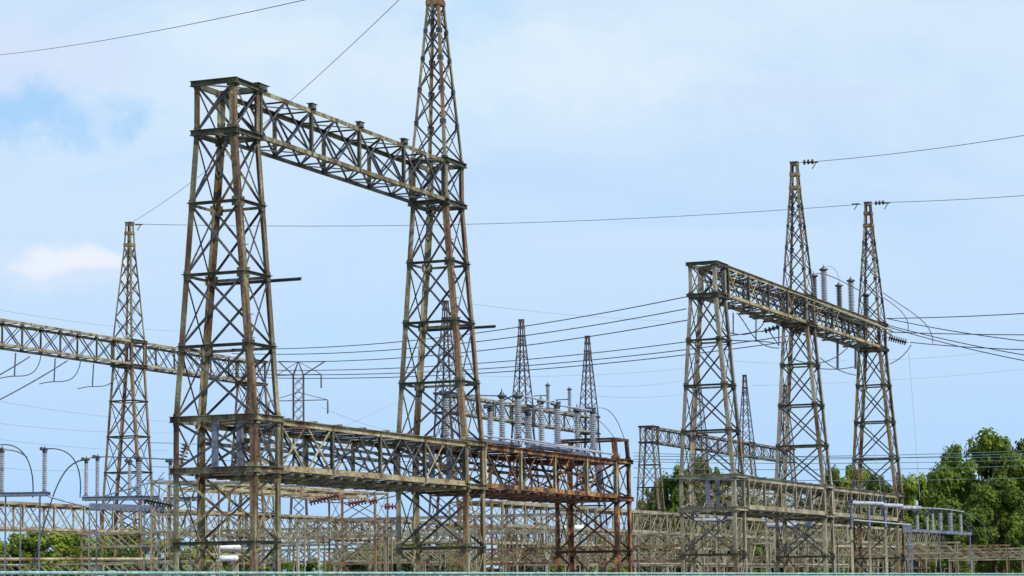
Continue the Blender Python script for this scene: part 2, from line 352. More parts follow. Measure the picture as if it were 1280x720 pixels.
def beam(name, label, s0, s1, v, zb, zt, wd, bays=4, detail=1, ch='chord', br='brace', post='strut', under=False, caps=False, single=False, planks=1.0, group=None, gap=WU/2+.03, cat='gantry beam', sub=2):
    a, b = s0+gap, s1-gap
    th = thing(name, label, cat, S((a+b)/2, v, zb), group)
    CW = (.16 if not under else .24 if ch == 'pale' else .20) if detail else (.24 if ch == 'pale' else .17)
    for zz, sz in ((zb, 1), (zt, -1)):
        for sd in (-1, 1):
            m = MB(); m.angle(S(a, v+sd*wd/2, zz), S(b, v+sd*wd/2, zz), Z*sz, V*-sd, CW, .025)
            if under: m.prism(S(a, v+sd*wd/2, zz-.02*sz), S(b, v+sd*wd/2, zz-.02*sz), V*sd*.10, Z*sz*.018)
            m.build('chord', ch, th)
    n = bays*sub
    P = lambda i, sd, z: S(lerp(a, b, i/n), v+sd*wd/2, z)
    BW = .08 if detail else .075
    rnd = random.Random(int(s0*7+v))
    for sd in (-1, 1):
        al = MB()
        for i in range(n):
            m = MB() if detail else al; nn = V*sd
            m.brace(P(i, sd, zb+.07), P(i+1, sd, zt-.07), nn, BW, .012, -.03)
            if not single: m.brace(P(i, sd, zt-.07), P(i+1, sd, zb+.07), nn, BW, .012, -.046)
            if detail: m.build('cross_brace', br if not under or rnd.random() < .6 else ch, th)
        if not detail: al.build('side_lacing', br, th)
    for zz, nn, nm in ((zt, Z, 'top_lacing'), (zb, -Z, 'bottom_lacing')):
        m = MB()
        for i in range(n):
            m.brace(P(i, -1, zz), P(i+1, 1, zz), nn, BW, .012, -.03); 
            if under or i % 2: m.brace(P(i, 1, zz), P(i+1, -1, zz), nn, BW, .012, -.046)
        for i in range(0, n+1):
            m.brace(P(i, -1, zz), P(i, 1, zz), nn, BW, .014, -.062)
        m.build(nm, br, th)
    for i in range(0, n+1, sub):
        for sd in (-1, 1):
            m = MB(); p = P(i, sd, zb+.03); q = P(i, sd, zt-.03)
            if i == 0: p += U*.08; q += U*.08
            if i == n: p -= U*.08; q -= U*.08
            k = .13 if detail else .11
            m.prism(p-U*k/2+V*sd*.004, q-U*k/2+V*sd*.004, U*k, V*sd*.02); m.prism(p-U*.01+V*sd*.0, q-U*.01+V*sd*.0, U*.02, V*-sd*k)
            ps = m.build('post', post, th)
            if caps and sd == -1 and i < n:
                c = MB(); k = .42 if i == 0 else .22
                c.box(q+Z*.13, U*k*1.3, V*.20, Z*.17); c.box(q+Z*.225, U*k*2.1, V*.26, Z*.02)
                for e_ in (-1, 1): c.box(q+Z*.04+U*k*.75*e_, U*.02, V*.2, Z*.06)
                c.build('bearing_bracket', 'brace', ps)
    if detail:       # sway frames across the box at each post
        for i in range(0, n+1, sub):
            m = MB(); zm = (zb+zt)/2; nn = U
            m.brace(P(i, -1, zb+.1)+U*.02, P(i, 1, zt-.1)+U*.02, nn, .07, .012, 0); m.brace(P(i, -1, zt-.1)+U*.02, P(i, 1, zb+.1)+U*.02, nn, .07, .012, -.02)
            m.build('sway_frame', br, th)
    if under:
        m = MB(); zz = lerp(zb, zt, .55)
        m.prism(S(a, v+wd/2-.2, zz), S(b, v+wd/2-.2, zz), V*.04, Z*.14); m.prism(S(a, v, zz+.12), S(b, v, zz+.12), V*.04, Z*.12)
        m.build('inner_rail', br, th)
        nn = n*2
        for i in range(nn):
            m = MB(); ss = lerp(a, b, (i+.5)/nn); k = rnd.uniform(.0, .35)
            if rnd.random() > planks: continue
            m.box(S(ss, v+rnd.uniform(-.05, .05), zb-.13), V*(wd+.1+k), U*rnd.uniform(.15, .36), Z*.10)
            m.build('cross_channel', 'strut' if ch != 'rust' else 'rustdk', th)
        for i in range(0, nn, 2):
            m = MB(); ss = lerp(a, b, (i+.9)/nn)
            m.box(S(ss, v, zt+.06), V*(wd-.2), U*.16, Z*.08); m.build('cross_channel', 'strut' if ch != 'rust' else 'rust', th)
    return th

BAY = 18.5
SA = [0, 18.47, 36.75, 56.3, 74.4, 93.1]
GT = 'lattice gantry towers of the nearest row'; GB = 'gantry beams of the nearest row'
tower('lattice_tower', 'tall flat-topped olive tower nearest the camera, at the left end of the high beam', SA[0], 0, 'plain', near_leg='brownleg', group=GT)
tower('lattice_tower', 'olive and rust lattice tower whose spire runs off the top of the photo', SA[1], 0, 'spire', group=GT)
tower('lattice_tower', 'short deeply rusted lattice tower ending in two bare stub posts', SA[2], 0, 'stub', leg='rust', br='rustdk', st='rustdk', low='rust', group=GT)
tower('lattice_tower', 'flat-topped tan lattice tower right of the rusty one, starting the right-hand high beam', SA[3], .18, 'plain', leg='leggrey', low='pale', group=GT)
tower('lattice_tower', 'spired lattice tower in the middle of the right-hand high beam', SA[4], 0, 'spire', leg='leggrey', low='pale', group=GT)
tower('lattice_tower', 'rightmost spired lattice tower, at the right end of the high beam', SA[5], 0, 'spire', group=GT, leg='legrust')
beam('lattice_beam', 'high olive box-truss beam between the nearest tower and the tallest spire', SA[0], SA[1], 0, H2, H1, WT, ch='leg', caps=True, group=GB)
beam('lattice_beam', 'low heavy lattice beam with tan bottom chord beside the nearest tower', SA[0], SA[1], 0, H4, H3, WB, under=True, group=GB)
beam('lattice_beam', 'orange rusted low lattice beam carrying a row of grey insulators', SA[1], SA[2], 0, H4, H3, WB, under=True, ch='rust', br='rustdk', post='chord', group=GB)
beam('lattice_beam', 'high tan lattice beam left of the middle spire on the right', SA[3], SA[4], .07, H2, H1, WT, bays=4, under=True, planks=.35, group=GB)
beam('lattice_beam', 'high tan lattice beam with insulators standing on it, between the two right-hand spires', SA[4], SA[5], 0, H2, H1, WT, bays=4, under=True, planks=.45, group=GB)
beam('lattice_beam', 'low tan lattice beam with leaning slats left of the middle spired tower', SA[3], SA[4], 0, H4, H3, WB, bays=5, under=True, single=True, planks=.3, ch='pale', br='pale', post='pale', group=GB)
beam('lattice_beam', 'low tan lattice beam running to the rightmost spired tower', SA[4], SA[5], 0, H4, H3, WB, bays=5, under=True, single=True, planks=.3, ch='pale', br='pale', post='pale', group=GB)

# arms sticking out of the two near towers
def arm(s, sz, lab, ext, dz=-.12):
    z = lerp(H3, H2, .5) if sz == 0 else lerp(H3, H2, .5)
    m = MB(); p = S(s+WU/2+.14, WB*.36, z+dz); q = S(s+WU/2+.14, -WB*.36-ext, z+dz); m.brace(p, q, U, .10, .02, .0)
    m.prism(p+Z*.06, q+Z*.06, U*.08, Z*.015)
    tag(m.build('cross_arm', 'brace'), lab, 'steel arm')
arm(SA[0], 0, 'straight dark steel arm poking out of the nearest tower at mid height', 1.25)
arm(SA[1], 0, 'straight dark steel arm poking out of the tower with the tallest spire', 1.0)

# ------------------------------------------------------------------ back row (row 2) and middle low row
V2, VM = 51.3, 25.65
SC = [56.3, 76.8, 95.3, 114.2, 133.3, 152.0, 170.7, 190.0, 208.0, 227.6, 246.0]
KC = ['plain', 'spire', 'plain', 'low', 'spire', 'spire', 'spire', 'plain', 'spire', 'spire', 'spire']
LC = ['far flat-topped tower just outside the left edge', 'spired rusty lattice tower left of the nearest tower', 'flat-topped far tower seen through the nearest tower',
      'short far lattice tower under the near high beam', 'far purple-brown spire seen through the legs of the tallest tower', 'far dark spire rising above the row of grey insulators',
      'far dark spire at the right end of the insulator row', 'far flat-topped lattice tower right of the bare rusty stubs', 'far thin spire half hidden by the flat-topped tan tower',
      'small far spire just right of the flat-topped tan tower', 'far spire hidden by the legs of the middle right tower']
G2 = 'lattice towers of the far row'; GB2 = 'beams of the far row'
for s, k, l in zip(SC, KC, LC):
    near = s < 100
    tower('lattice_tower', l, s, V2, k, detail=0, leg=('legrust' if near else 'far' if s > 120 and s < 180 else 'farchord'), br=('brace' if near else 'far'), st=('strut' if near else 'far'), low='farchord', group=G2)
for i in (0, 1, 4, 5, 7, 8, 9):
    lb = {0: 'far high lattice beam entering from the left edge of the photo', 1: 'far high lattice beam seen through the nearest tower', 4: 'far high lattice beam behind the left grey insulators', 5: 'far high lattice beam between the two dark spires',
          7: 'far high lattice beam left of the flat-topped tan tower', 8: 'far high lattice beam behind the flat-topped tan tower', 9: 'far high lattice beam between the two right-hand gantry towers'}[i]
    beam('lattice_beam', lb, SC[i], SC[i+1], V2, H2, H1, WT, bays=4, detail=0, ch='chord' if i < 7 else 'farchord', br='brace' if i < 4 else 'far', post='strut', group=GB2)
for i in range(0, 10):
    beam('lattice_beam', 'far low lattice beam, number %d from the left, in the back row' % (i+1), SC[i], SC[i+1], V2, H4, H3, WB, bays=5, detail=0, ch='chord' if i < 4 else 'pale', br='chord' if i < 4 else 'farchord', post='chord', group=GB2, sub=2)
beam('lattice_beam', 'far low lattice beam running off the left edge of the photo', SC[0]-18.5, SC[0], V2, H4, H3, WB, bays=5, detail=0, ch='chord', br='chord', post='chord', group=GB2)

def rack(s, v, label, m='pale', extra=True, w=WB):      # low square tower of the middle row
    th = thing('lattice_rack', label, 'steel rack', S(s, v, 0), 'low lattice racks of the middle row')
    rnd = random.Random(int(s*3))
    for a in (-1, 1):
        for b in (-1, 1):
            q = MB(); q.angle(S(s+a*WU/2, v+b*w/2, 0), S(s+a*WU/2, v+b*w/2, H3), U*-a, V*-b, .13, .02); q.build('leg', m, th)
    for z in (1.6, H6, H4, H3-.1):
        for (c0, c1, n) in FACES:
            q = MB(); a0, b0 = CS[c0]; a1, b1 = CS[c1]
            q.brace(S(s+a0*WU/2, v+b0*w/2, z), S(s+a1*WU/2, v+b1*w/2, z), n, .10, .02, .02); q.build('strut', m, th)
    for (c0, c1, n) in FACES:
        q = MB(); a0, b0 = CS[c0]; a1, b1 = CS[c1]
        for z0, z1 in ((.1, H6), (H6, H4), (H4, H3-.1)):
            q.brace(S(s+a0*WU/2, v+b0*w/2, z0), S(s+a1*WU/2, v+b1*w/2, z1), n, .055, .012, -.03); q.brace(S(s+a1*WU/2, v+b1*w/2, z0), S(s+a0*WU/2, v+b0*w/2, z1), n, .055, .012, -.045)
        q.build('side_bracing', m, th)
    return th
SM = [41, 62.5] + [81+18.5*i for i in range(12)]
KM = len(SM)
def ordinal(i): return ['leftmost', 'second', 'third', 'fourth', 'fifth', 'sixth', 'seventh', 'eighth', 'ninth', 'tenth', 'eleventh', 'twelfth', 'thirteenth', 'fourteenth', 'rightmost'][i]
for i, s in enumerate(SM):
    rack(s, VM, 'low %s lattice rack, %s in the middle row from the left' % ('rust-streaked' if i in (1, 2) else 'tan', ordinal(i)), 'legrust' if i in (1, 2) else 'pale')
for i in range(len(SM)-1):
    if i == 1: continue
    beam('lattice_beam', 'low tan lattice beam of the middle row, starting at its %s rack' % ordinal(i), SM[i], SM[i+1], VM, H4 if i else H3-.5, H3, WB if i else 2.4, bays=4, detail=0,
         ch='chord' if i == 0 else 'pale', br='pale', post='pale', under=False, single=True, group='low beams of the middle row')
# slender posts under the middle row's beams: each a bus support of its own
pi_ = 0
for i in range(2, len(SM)-1):
    for k, f in enumerate((.22, .5, .78)):
        for b in (-1, 1):
            s = lerp(SM[i], SM[i+1], f) + random.uniform(-.6, .6); p = S(s, VM+b*WB/2*.92, 0); pm = 'chord' if s > 215 and random.random() < .7 else 'pale'
            m = MB(); m.angle(p, p+Z*(H4-.05), U, V*-b, .13 if s < 215 else .2, .02)
            t = thing('steel_post', 'slender tan steel post under a low beam of the middle row', 'post', p, 'slender posts under the middle row'); m.build('shaft', pm, t)
            m = MB(); m.bar(p+Z*H6, p+Z*(H4-.2)+U*1.6, .07, .05); m.bar(p+Z*H6, p+Z*(H4-.2)-U*1.6, .07, .05); m.build('knee_brace', pm, t)
# low cross racks in the depth between rows, carrying bus work
def portal(s, v0, v1, z, label, m='pale', legs=3, dp=.9):
    th = thing('bus_portal', label, 'steel frame', S(s, (v0+v1)/2, 0), 'low cross frames between the rows')
    for k in range(legs):
        vv = lerp(v0, v1, k/(legs-1))
        for a in (-1, 1):
            q = MB(); q.angle(S(s+a*.45, vv, 0), S(s+a*.45, vv, z), U*-a, V, .12, .02); q.build('leg', m, th)
    for a in (-1, 1):
        for zz in (z, z-dp):
            q = MB(); q.prism(S(s+a*.5, v0-.2, zz), S(s+a*.5, v1+.2, zz), U*a*.02, Z*.14); q.build('chord', m, th)
        q = MB(); n = int(abs(v1-v0)/1.1)
        for i in range(n):
            v_, w_ = lerp(v0, v1, i/n), lerp(v0, v1, (i+1)/n)
            q.brace(S(s+a*.5, v_, z-dp+.05), S(s+a*.5, w_, z), U*a, .07, .012, -.02)
            if i % 2: q.brace(S(s+a*.5, w_, z-dp+.05), S(s+a*.5, v_, z), U*a, .07, .012, -.036)
        q.build('side_lacing', m, th)
    return th
k = 0
for s in (118, 136, 158, 182, 209, 240, 270):
    for (v0, v1, z) in ((4, 21, 5.0), (30, 47, 4.6)):
        if s < 130 and v0 < 10: continue
        portal(s, v0, v1, z, 'low tan cross frame, %s of its %s row behind the right-hand towers' % (['second','third','fourth','fifth','sixth','seventh','eighth','ninth','tenth','eleventh'][k//2], 'near' if v0 < 20 else 'far'), 'pale' if k % 3 else 'legrust'); k += 1
portal(85, 30, 47, 4.6, 'low grey cross frame behind the row of grey insulators', 'pale')
for k_, (s_, a_, b_, z_, l_) in enumerate(((44, 4, 20, 5.4, 'green-grey cross frame just right of the nearest tower'), (66, 30, 48, 5.6, 'cross frame behind the maroon insulator strings'), (84, 28, 48, 5.8, 'cross frame seen through the tallest tower'),
        (104, 6, 22, 5.6, 'cross frame seen through the short rusted tower'))):
    portal(s_, a_, b_, z_, l_, 'pale' if k_ % 2 else 'leggrey', legs=4)
portal(66, 5, 20, 4.0, 'low cross frame seen between the legs of the tallest tower', 'legrust')
portal(52, 30, 46, 3.4, 'low cross frame seen under the left low beam', 'pale')
portal(100, 30, 47, 4.6, 'low grey cross frame seen under the rusted beam', 'pale')

# ------------------------------------------------------------------ insulators
def insulator(p, h, r, label, group, m='porc', n=None, cap='bell', d=Z, ring=True):
    th = thing('post_insulator', label, 'insulator', p, group)
    b = MB(); b.lathe(p, Z, [(0, r*1.25), (.05, r*1.25), (.06, r*.8), (.14, r*.7)], 10); b.build('base_flange', 'galv', th)
    n = n or max(6, int(h/.115)); r *= 1.15; prof = [(.14, r*.6)]; st = (h-.26)/n
    for i in range(n):
        z = .14+i*st; prof += [(z+st*.1, r*.6), (z+st*.48, r), (z+st*.62, r*.98), (z+st*.72, r*.6)]
    prof += [(h-.12, r*.6)]
    b = MB(); b.lathe(p, Z, prof, 12); b.build('porcelain_stack', m, th)
    b = MB()
    if cap == 'bell':
        b.lathe(p, Z, [(h-.12, r*.7), (h-.08, r*.75), (h+.02, r*1.35), (h+.08, r*1.3), (h+.10, r*.7), (h+.2, r*.5), (h+.22, .03), (h+.36, .02)], 10)
    else:
        b.lathe(p, Z, [(h-.12, r*.7), (h-.02, r*.9), (h+.03, r*.9), (h+.08, r*.5)], 10)
        b.box(p+Z*(h+.11), U*.42, V*.18, Z*.09); b.tube([p+Z*(h+.15)-U*.35-V*.3, p+Z*(h+.17)+U*.35+V*.3], .045, 6); b.tube([p+Z*h, p+Z*(h+.3)], .03, 6)
        b.lathe(p+V*.22, Z, [(h+.05, .05), (h+.1, .11), (h+.22, .11), (h+.26, .04)], 8)
    b.build('cap_fitting', 'fit', th)
    return th
def tube_thing(name, pts, r, m, label, cat, group=None, k=8):
    b = MB(); b.tube(pts, r, k); return tag(b.build(name, m), label, cat, group)
def curve(p, q, sag=0, bow=None, n=14):
    pts = []
    for i in range(n+1):
        t = i/n; x = lerp(p, q, t); x = x - Z*sag*4*t*(1-t)
        if bow is not None: x = x + bow*4*t*(1-t)
        pts.append(x)
    return pts
def wire(p, q, sag, r, label, m='wire', group='overhead wires', n=24, cat='wire'):
    return tube_thing('overhead_wire', curve(p, q, sag, None, n), r, m, label, cat, group, 5)
def bez(ps, n=16):
    out_ = []
    for i in range(n+1):
        t = i/n; q = list(ps)
        while len(q) > 1: q = [lerp(a, b, t) for a, b in zip(q, q[1:])]
        out_.append(q[0])
    return out_

# switch insulators standing on the rusted beam
GI = 'grey insulators on the rusted beam'
zi = H3+.42
rows = [(558, 495, 1.0, 'seen through the legs of the tallest tower'), (613, 512, .9, 'leftmost in the open, right beside the tallest tower'), (628, 496, -.6, 'second, tall with a bell cap'), (648, 496, -1.2, 'third, thick and tall'),
        (660.5, 517, -.3, 'short one in the second pair'), (677, 503, .8, 'slim one in the middle of the row'), (697, 508, -.9, 'sixth, thick with a pale cap'), (722, 514, .7, 'second from the right'), (741.5, 515, -.5, 'rightmost, beside the bare rusty stubs')]
caps_ = {}
for i, (px, ty, vv, lab) in enumerate(rows):
    g = on_v(px, 556, vv); s, _ = sv(g); base = S(s, vv, zi)
    tp = on_v(px, ty, vv); h = tp.z-zi
    insulator(base, h, .17 if i in (3, 4, 6, 8) else .145, 'ribbed grey insulator on the rusted beam, ' + lab, GI, cap='bell' if i in (2, 3, 5, 7) else 'flat')
    caps_[i] = base+Z*(h+.14)
for i, (a, b, vv) in enumerate(((19.3, 25.6, -.7), (19.5, 26.3, .8), (26.5, 31.5, -.8), (27.5, 34.0, .75), (31.8, 35.0, -.4))):
    m = MB(); p, q = S(a, vv, zi-.22), S(b, vv, zi-.22); m.prism(p-V*.15, q-V*.15, V*.3, Z*.03); m.prism(p-V*.15, q-V*.15, V*.02, Z*.16); m.prism(p+V*.13, q+V*.13, V*.02, Z*.16)
    t = tag(m.build('mounting_channel', 'galv'), 'blue-grey channel base under the grey insulators, %s along the rusted beam' % ['first near', 'first far', 'second near', 'second far', 'last'][i], 'switch base', 'channel bases on the rusted beam')
tube_thing('operating_pipe', [S(19.4, -1.45, zi-.02), S(36.5, -1.45, zi-.12)], .045, 'tube', 'pale operating pipe running along the near edge of the rusted beam', 'pipe')
tube_thing('operating_pipe', [S(24, -1.15, zi+.12), S(35, -1.15, zi-.02)], .04, 'tube', 'second pale operating pipe beside the insulator feet on the rusted beam', 'pipe')
blades = [(1, 3), (2, 4), (3, 6), (5, 7), (6, 8), (0, 2), (4, 5), (7, 8)]
for i, (a, b) in enumerate(blades):
    tube_thing('disconnect_rod', [caps_[a]-Z*.02*i, caps_[b]-Z*.02*i], .03 if i % 2 else .042, 'tube' if i in (0, 2, 4) else 'fit', 'switch blade across insulator caps above the rusted beam, %s' % ['long left one', 'short one over the thick insulators', 'pale one in the middle', 'thin back one', 'right-hand pale one', 'dark one leaving the tower legs', 'short central one', 'short one at the right end'][i], 'switch blade', 'switch blades above the rusted beam')
tube_thing('jumper_cable', bez([caps_[8], caps_[8]+Vec((1.2, 1.5, .5)), at(776, 540, 126), at(785, 560, 128)]), .022, 'wirelt', 'thin cable arching from the last grey insulator towards the rusty stubs', 'cable')
tube_thing('jumper_cable', bez([at(744, 522, 117), at(758, 532, 119), at(768, 548, 121)]), .018, 'wirelt', 'thin lower cable beside the arching one at the rusty stubs', 'cable')
# two slim ones on the far high beam
for px, ty, lab in ((685, 482, 'left'), (712, 487, 'right')):
    g = on_v(px, 505, V2); s, _ = sv(g); base = S(s, V2, H1+.25); tp = on_v(px, ty, V2)
    insulator(base, tp.z-base.z, .2, '%s one of two slim grey insulators on the far high beam' % lab, 'slim insulators on the far high beam')
    m = MB(); m.box(base-Z*.12, U*1.2, V*.9, Z*.22); tag(m.build('mounting_channel', 'galv'), 'small grey base under the %s slim insulator on the far beam' % lab, 'switch base')
    p = base+Z*1.0; tube_thing('disconnect_rod', [p+Z*.3, p-V*-1.6+Z*.3], .05, 'fit', 'short dark arm beside the %s slim far insulator' % lab, 'switch blade')
# on the right-hand high beam
GR = 'insulators on the right-hand high beam'
for px, ty, by, vv, r, m_, lab in ((1018, 346, 374, .5, .19, 'porcdk', 'dark green, leftmost beside the middle spire'), (1030.5, 338, 374, -.2, .2, 'porc', 'tallest, pale with a bell cap'), (1049.5, 358, 386, .5, .19, 'porcdk', 'dark green, third from the left'),
                               (1064.5, 352, 388, -.2, .2, 'porc', 'pale with a bell cap, fourth from the left'), (1083, 370, 396, .4, .2, 'porcdk', 'dark, seen through the rightmost spire')):
    g = on_v(px, by, vv); s, _ = sv(g); base = S(s, vv, H1+.22); tp = on_v(px, ty, vv)
    insulator(base, tp.z-base.z, r, 'ribbed insulator on the right-hand high beam, ' + lab, GR, m_)
    q = MB(); q.box(base-Z*.1, U*1.0, V*.7, Z*.18); tag(q.build('mounting_channel', 'fit'), 'dark base plate under the insulator %s' % lab, 'switch base')
for i, (dz, vv) in enumerate(((-.25, -1.0), (-.62, -1.05), (-.42, -1.25))):
    tube_thing('operating_pipe', [S(70+i*3, vv, H1+dz), S(94.6, vv, H1+dz-.05)], .05, 'pale', '%s pale pipe running along the near side of the right-hand high beam' % ['upper', 'lower', 'outer'][i], 'pipe', 'pipes along the right-hand high beam')

# left: switches on light racks
YL = 140
def pedestal(px, py, wpx, label):
    p = at(px, py, YL); z = p.z; wd = wpx/3115*YL
    th = thing('switch_stand', label, 'switch stand', Vec((p.x, p.y, 0)), 'switch stands at the left')
    X = Vec((1, 0, 0)); Y_ = Vec((0, 1, 0)); c = p
    m = MB()
    for dy in (-.35, .35): m.prism(c-X*wd/2+Y_*dy-Z*.2, c+X*wd/2+Y_*dy-Z*.2, Y_*.06, Z*.2)
    m.prism(c-X*wd/2-Y_*.4, c+X*wd/2-Y_*.4, Y_*.86, Z*.03)
    m.build('platform', 'galv', th)
    for dx in (-.32, .32):
        for dy in (-.1, .1):
            m = MB(); m.angle(Vec((c.x+dx*wd, c.y+dy, 0)), Vec((c.x+dx*wd, c.y+dy, z-.2)), X, Y_, .05, .012); m.build('leg', 'galv', th)
    return th
pedestal(28, 616, 68, 'blue-grey switch stand at the left edge, holding two tall insulators')
pedestal(150, 621, 94, 'blue-grey switch stand holding four insulators beside the rusty spired tower')
pedestal(225, 622, 40, 'blue-grey switch stand half hidden by the nearest tower leg')
GL = 'insulators on the left switch stands'
caL = []
for px, ty, by, r, lab in ((2, 563, 614, .14, 'cut by the left edge of the photo'), (55.5, 563, 614, .14, 'standing alone with a cross-shaped cap'), (107.5, 576, 619, .115, 'first of the close pair'), (121.5, 573, 619, .115, 'second of the close pair'),
                       (162, 578, 619, .11, 'slim, in front of the rusty spired tower'), (173.5, 574, 619, .18, 'thickest, in front of the rusty spired tower'), (213, 578, 619, .12, 'just behind the left leg of the nearest tower')):
    b = at(px, by, YL); t = at(px, ty, YL)
    insulator(Vec((b.x, b.y, b.z-.05)), t.z-b.z, r, 'grey insulator on a left switch stand, ' + lab, GL, cap='flat'); caL.append(t+Z*.12)
def cab(pxs, Y, r, label, m='wire', cat='cable', n=18, group=None):
    return tube_thing('jumper_cable', bez([at(x, y, Y+i*.3) for i, (x, y) in enumerate(pxs)], n), r, m, label, cat, group)
cab([(0, 556), (30, 552), (44, 580), (41, 622)], YL, .035, 'dark cable looping down from the insulator at the left edge')
cab([(4, 562), (24, 562), (34, 572)], YL-1, .04, 'short grey tube off the cap at the left edge', 'fit')
cab([(58, 561), (90, 558), (104, 580), (100, 622)], YL, .035, 'dark cable looping down from the lone insulator')
cab([(112, 574), (74, 574), (66, 610), (48, 690), (38, 712)], YL, .04, 'long thick dark cable hanging from the close pair of insulators')
cab([(108, 574), (122, 568), (138, 572), (240, 575)], YL, .035, 'pale bus tube joining the caps of the left insulators', 'fit')
cab([(60, 620), (80, 627), (112, 634)], YL-2, .05, 'sloping blue-grey pipe between the two left stands', 'galv')
cab([(130, 620), (165, 610), (205, 598)], YL-2, .04, 'sloping pipe rising to the nearest tower', 'galv')
cab([(178, 622), (190, 610), (205, 590)], YL, .02, 'thin slanting wire behind the left leg')
def bar3(a, b, Y, w, h, m, name, label, cat, Y2=None):
    b_ = MB(); b_.bar(at(*a, Y), at(*b, Y2 or Y), w, h); return tag(b_.build(name, m), label, cat)
bar3((112, 633), (205, 636), 138, .25, .35, 'galv', 'support_channel', 'blue-grey channel under the left switch stand', 'steel channel')
for i, (x, y0) in enumerate(((48.5, 622), (111, 634), (25, 632), (198, 606))):
    m = MB(); p = at(x, y0, 137); m.angle(Vec((p.x, p.y, 0)), p, Vec((1, 0, 0)), Vec((0, 1, 0)), .08, .015)
    tag(m.build('steel_post', 'galv'), 'thin blue-grey upright post, %s at the left' % ['under the lone insulator', 'under the close pair of insulators', 'nearest the left edge', 'beside the nearest tower leg'][i], 'post')

# ------------------------------------------------------------------ strain insulator strings
def string(p, q, n, r, label, m='black', group='strain insulator strings'):
    d = (q-p); Ln = d.length; d.normalize()
    th = thing('insulator_string', label, 'insulator', (p+q)/2, group)
    for i in range(n):
        c = p+d*Ln*(i+.5)/n; k = Ln/n
        b = MB(); b.lathe(c-d*k*.4, d, [(0, .05), (k*.1, r*.5), (k*.2, r), (k*.6, r*.95), (k*.65, r*.4), (k*.95, .05)], 10); b.build('disc', m, th)
    b = MB(); b.tube([p-d*.15, q+d*.15], .018, 5); b.build('pin', 'fit', th)
    return th
string(at(386.5, 628, 120), at(424, 619, 120), 9, .19, 'maroon insulator string below the low beam, leftmost and longest', 'maroon')
string(at(435, 630, 122), at(458, 626, 122), 6, .18, 'maroon insulator string below the low beam, middle one', 'maroon')
string(at(461, 628, 123), at(472, 625, 123), 3, .17, 'shortest maroon insulator string below the low beam', 'maroon')
string(at(480, 633, 125), at(497, 633, 125), 4, .17, 'maroon insulator string beside the leg of the tallest tower', 'maroon')
string(at(181, 625, 128), at(216, 632, 128), 10, .2, 'black insulator string lying level left of the nearest tower')
string(at(226, 580, 112), at(233, 555, 112), 6, .20, 'black insulator string hanging inside the left side of the nearest tower')
string(at(288, 600, 112), at(297, 565, 112), 7, .18, 'black insulator string hanging in the middle of the nearest tower')
string(at(1110.5, 422, 175), at(1133, 428, 175), 8, .24, 'grey-black insulator string on the right of the rightmost spired tower')
string(at(955, 414, 152), at(974, 408, 152), 4, .17, 'black insulator string in front of the middle right tower, upper')
string(at(990, 417, 160), at(1000, 416, 160), 3, .2, 'black insulator string between the legs of the middle right tower')
string(at(1003, 203, 158), at(1018, 202, 158), 3, .17, 'small insulator string at the top of the middle right spire')
string(at(1093, 254, 172), at(1106, 253, 172), 3, .16, 'small insulator string at the top of the rightmost spire')

# ------------------------------------------------------------------ overhead wires
apexC = S(SC[1], V2, HA-.1); apB2 = S(SA[4], 0, HA-.05); apB3 = S(SA[5], 0, HA-.05)
wire(at(-40, 72, 120), at(420, -9, 60), .25, .011, 'lone thin wire crossing the top left corner of the sky')
wire(apexC, at(560, -60, 90), .8, .014, 'thin wire climbing from the far left spire behind the high beam to the top edge')
wire(apexC, S(SA[5], .4, HA-.1), .7, .019, 'long level wire from the far left spire to the rightmost spire')
wire(at(1018, 202, 158), at(1400, 148, 130), .25, .019, 'wire leaving the middle right spire towards the upper right')
wire(at(1106, 253, 172), at(1400, 234, 150), .15, .019, 'wire leaving the rightmost spire towards the right edge')
for i, ((x0, y0), (x1, y1)) in enumerate((((350, 433), (858, 371)), ((350, 439), (858, 386)), ((350, 448), (860, 400)), ((350, 459), (972, 411)), ((350, 464), (985, 420)), ((350, 468), (985, 427)))):
    wire(at(x0-60, y0+3, 205), at(x1, y1, 146 if i < 3 else 156), .9, .032, '%s of six dark conductors sweeping from the far left to the right-hand gantry' % ['uppermost', 'second', 'third', 'fourth', 'fifth', 'lowest'][i])
for i, (a, b, sg) in enumerate((((1108, 398), (1400, 383), .15), ((1108, 398), (1400, 437), .3), ((1108, 406), (1400, 461), .3), ((1108, 408), (1400, 470), .35), ((1108, 415), (1400, 418), .1), ((1138, 428), (1400, 438), .2))):
    wire(at(*a, 176), at(*b, 150), sg, .032, '%s dark conductor fanning out to the right of the rightmost tower' % ['uppermost', 'second', 'third', 'steepest', 'level', 'string-ended'][i])
cab([(1104, 372), (1130, 388), (1138, 400), (1134.5, 416)], 174, .028, 'inner curved dropper cable right of the rightmost spire')
cab([(1104, 366), (1140, 392), (1166, 402), (1166, 429)], 174, .028, 'outer curved dropper cable right of the rightmost spire')
cab([(1139, 431), (1134, 440), (1125, 450), (1112, 455)], 176, .03, 'drooping cable from the end of the right string to the rightmost tower')
wire(at(1136, 440, 176), at(1150, 626, 165), -.3, .014, 'thin wire hanging down right of the rightmost tower', 'wirelt')
wire(at(1071, 420, 172), at(1105, 640, 165), .0, .012, 'thin slanting wire between the legs of the rightmost tower', 'wirelt')
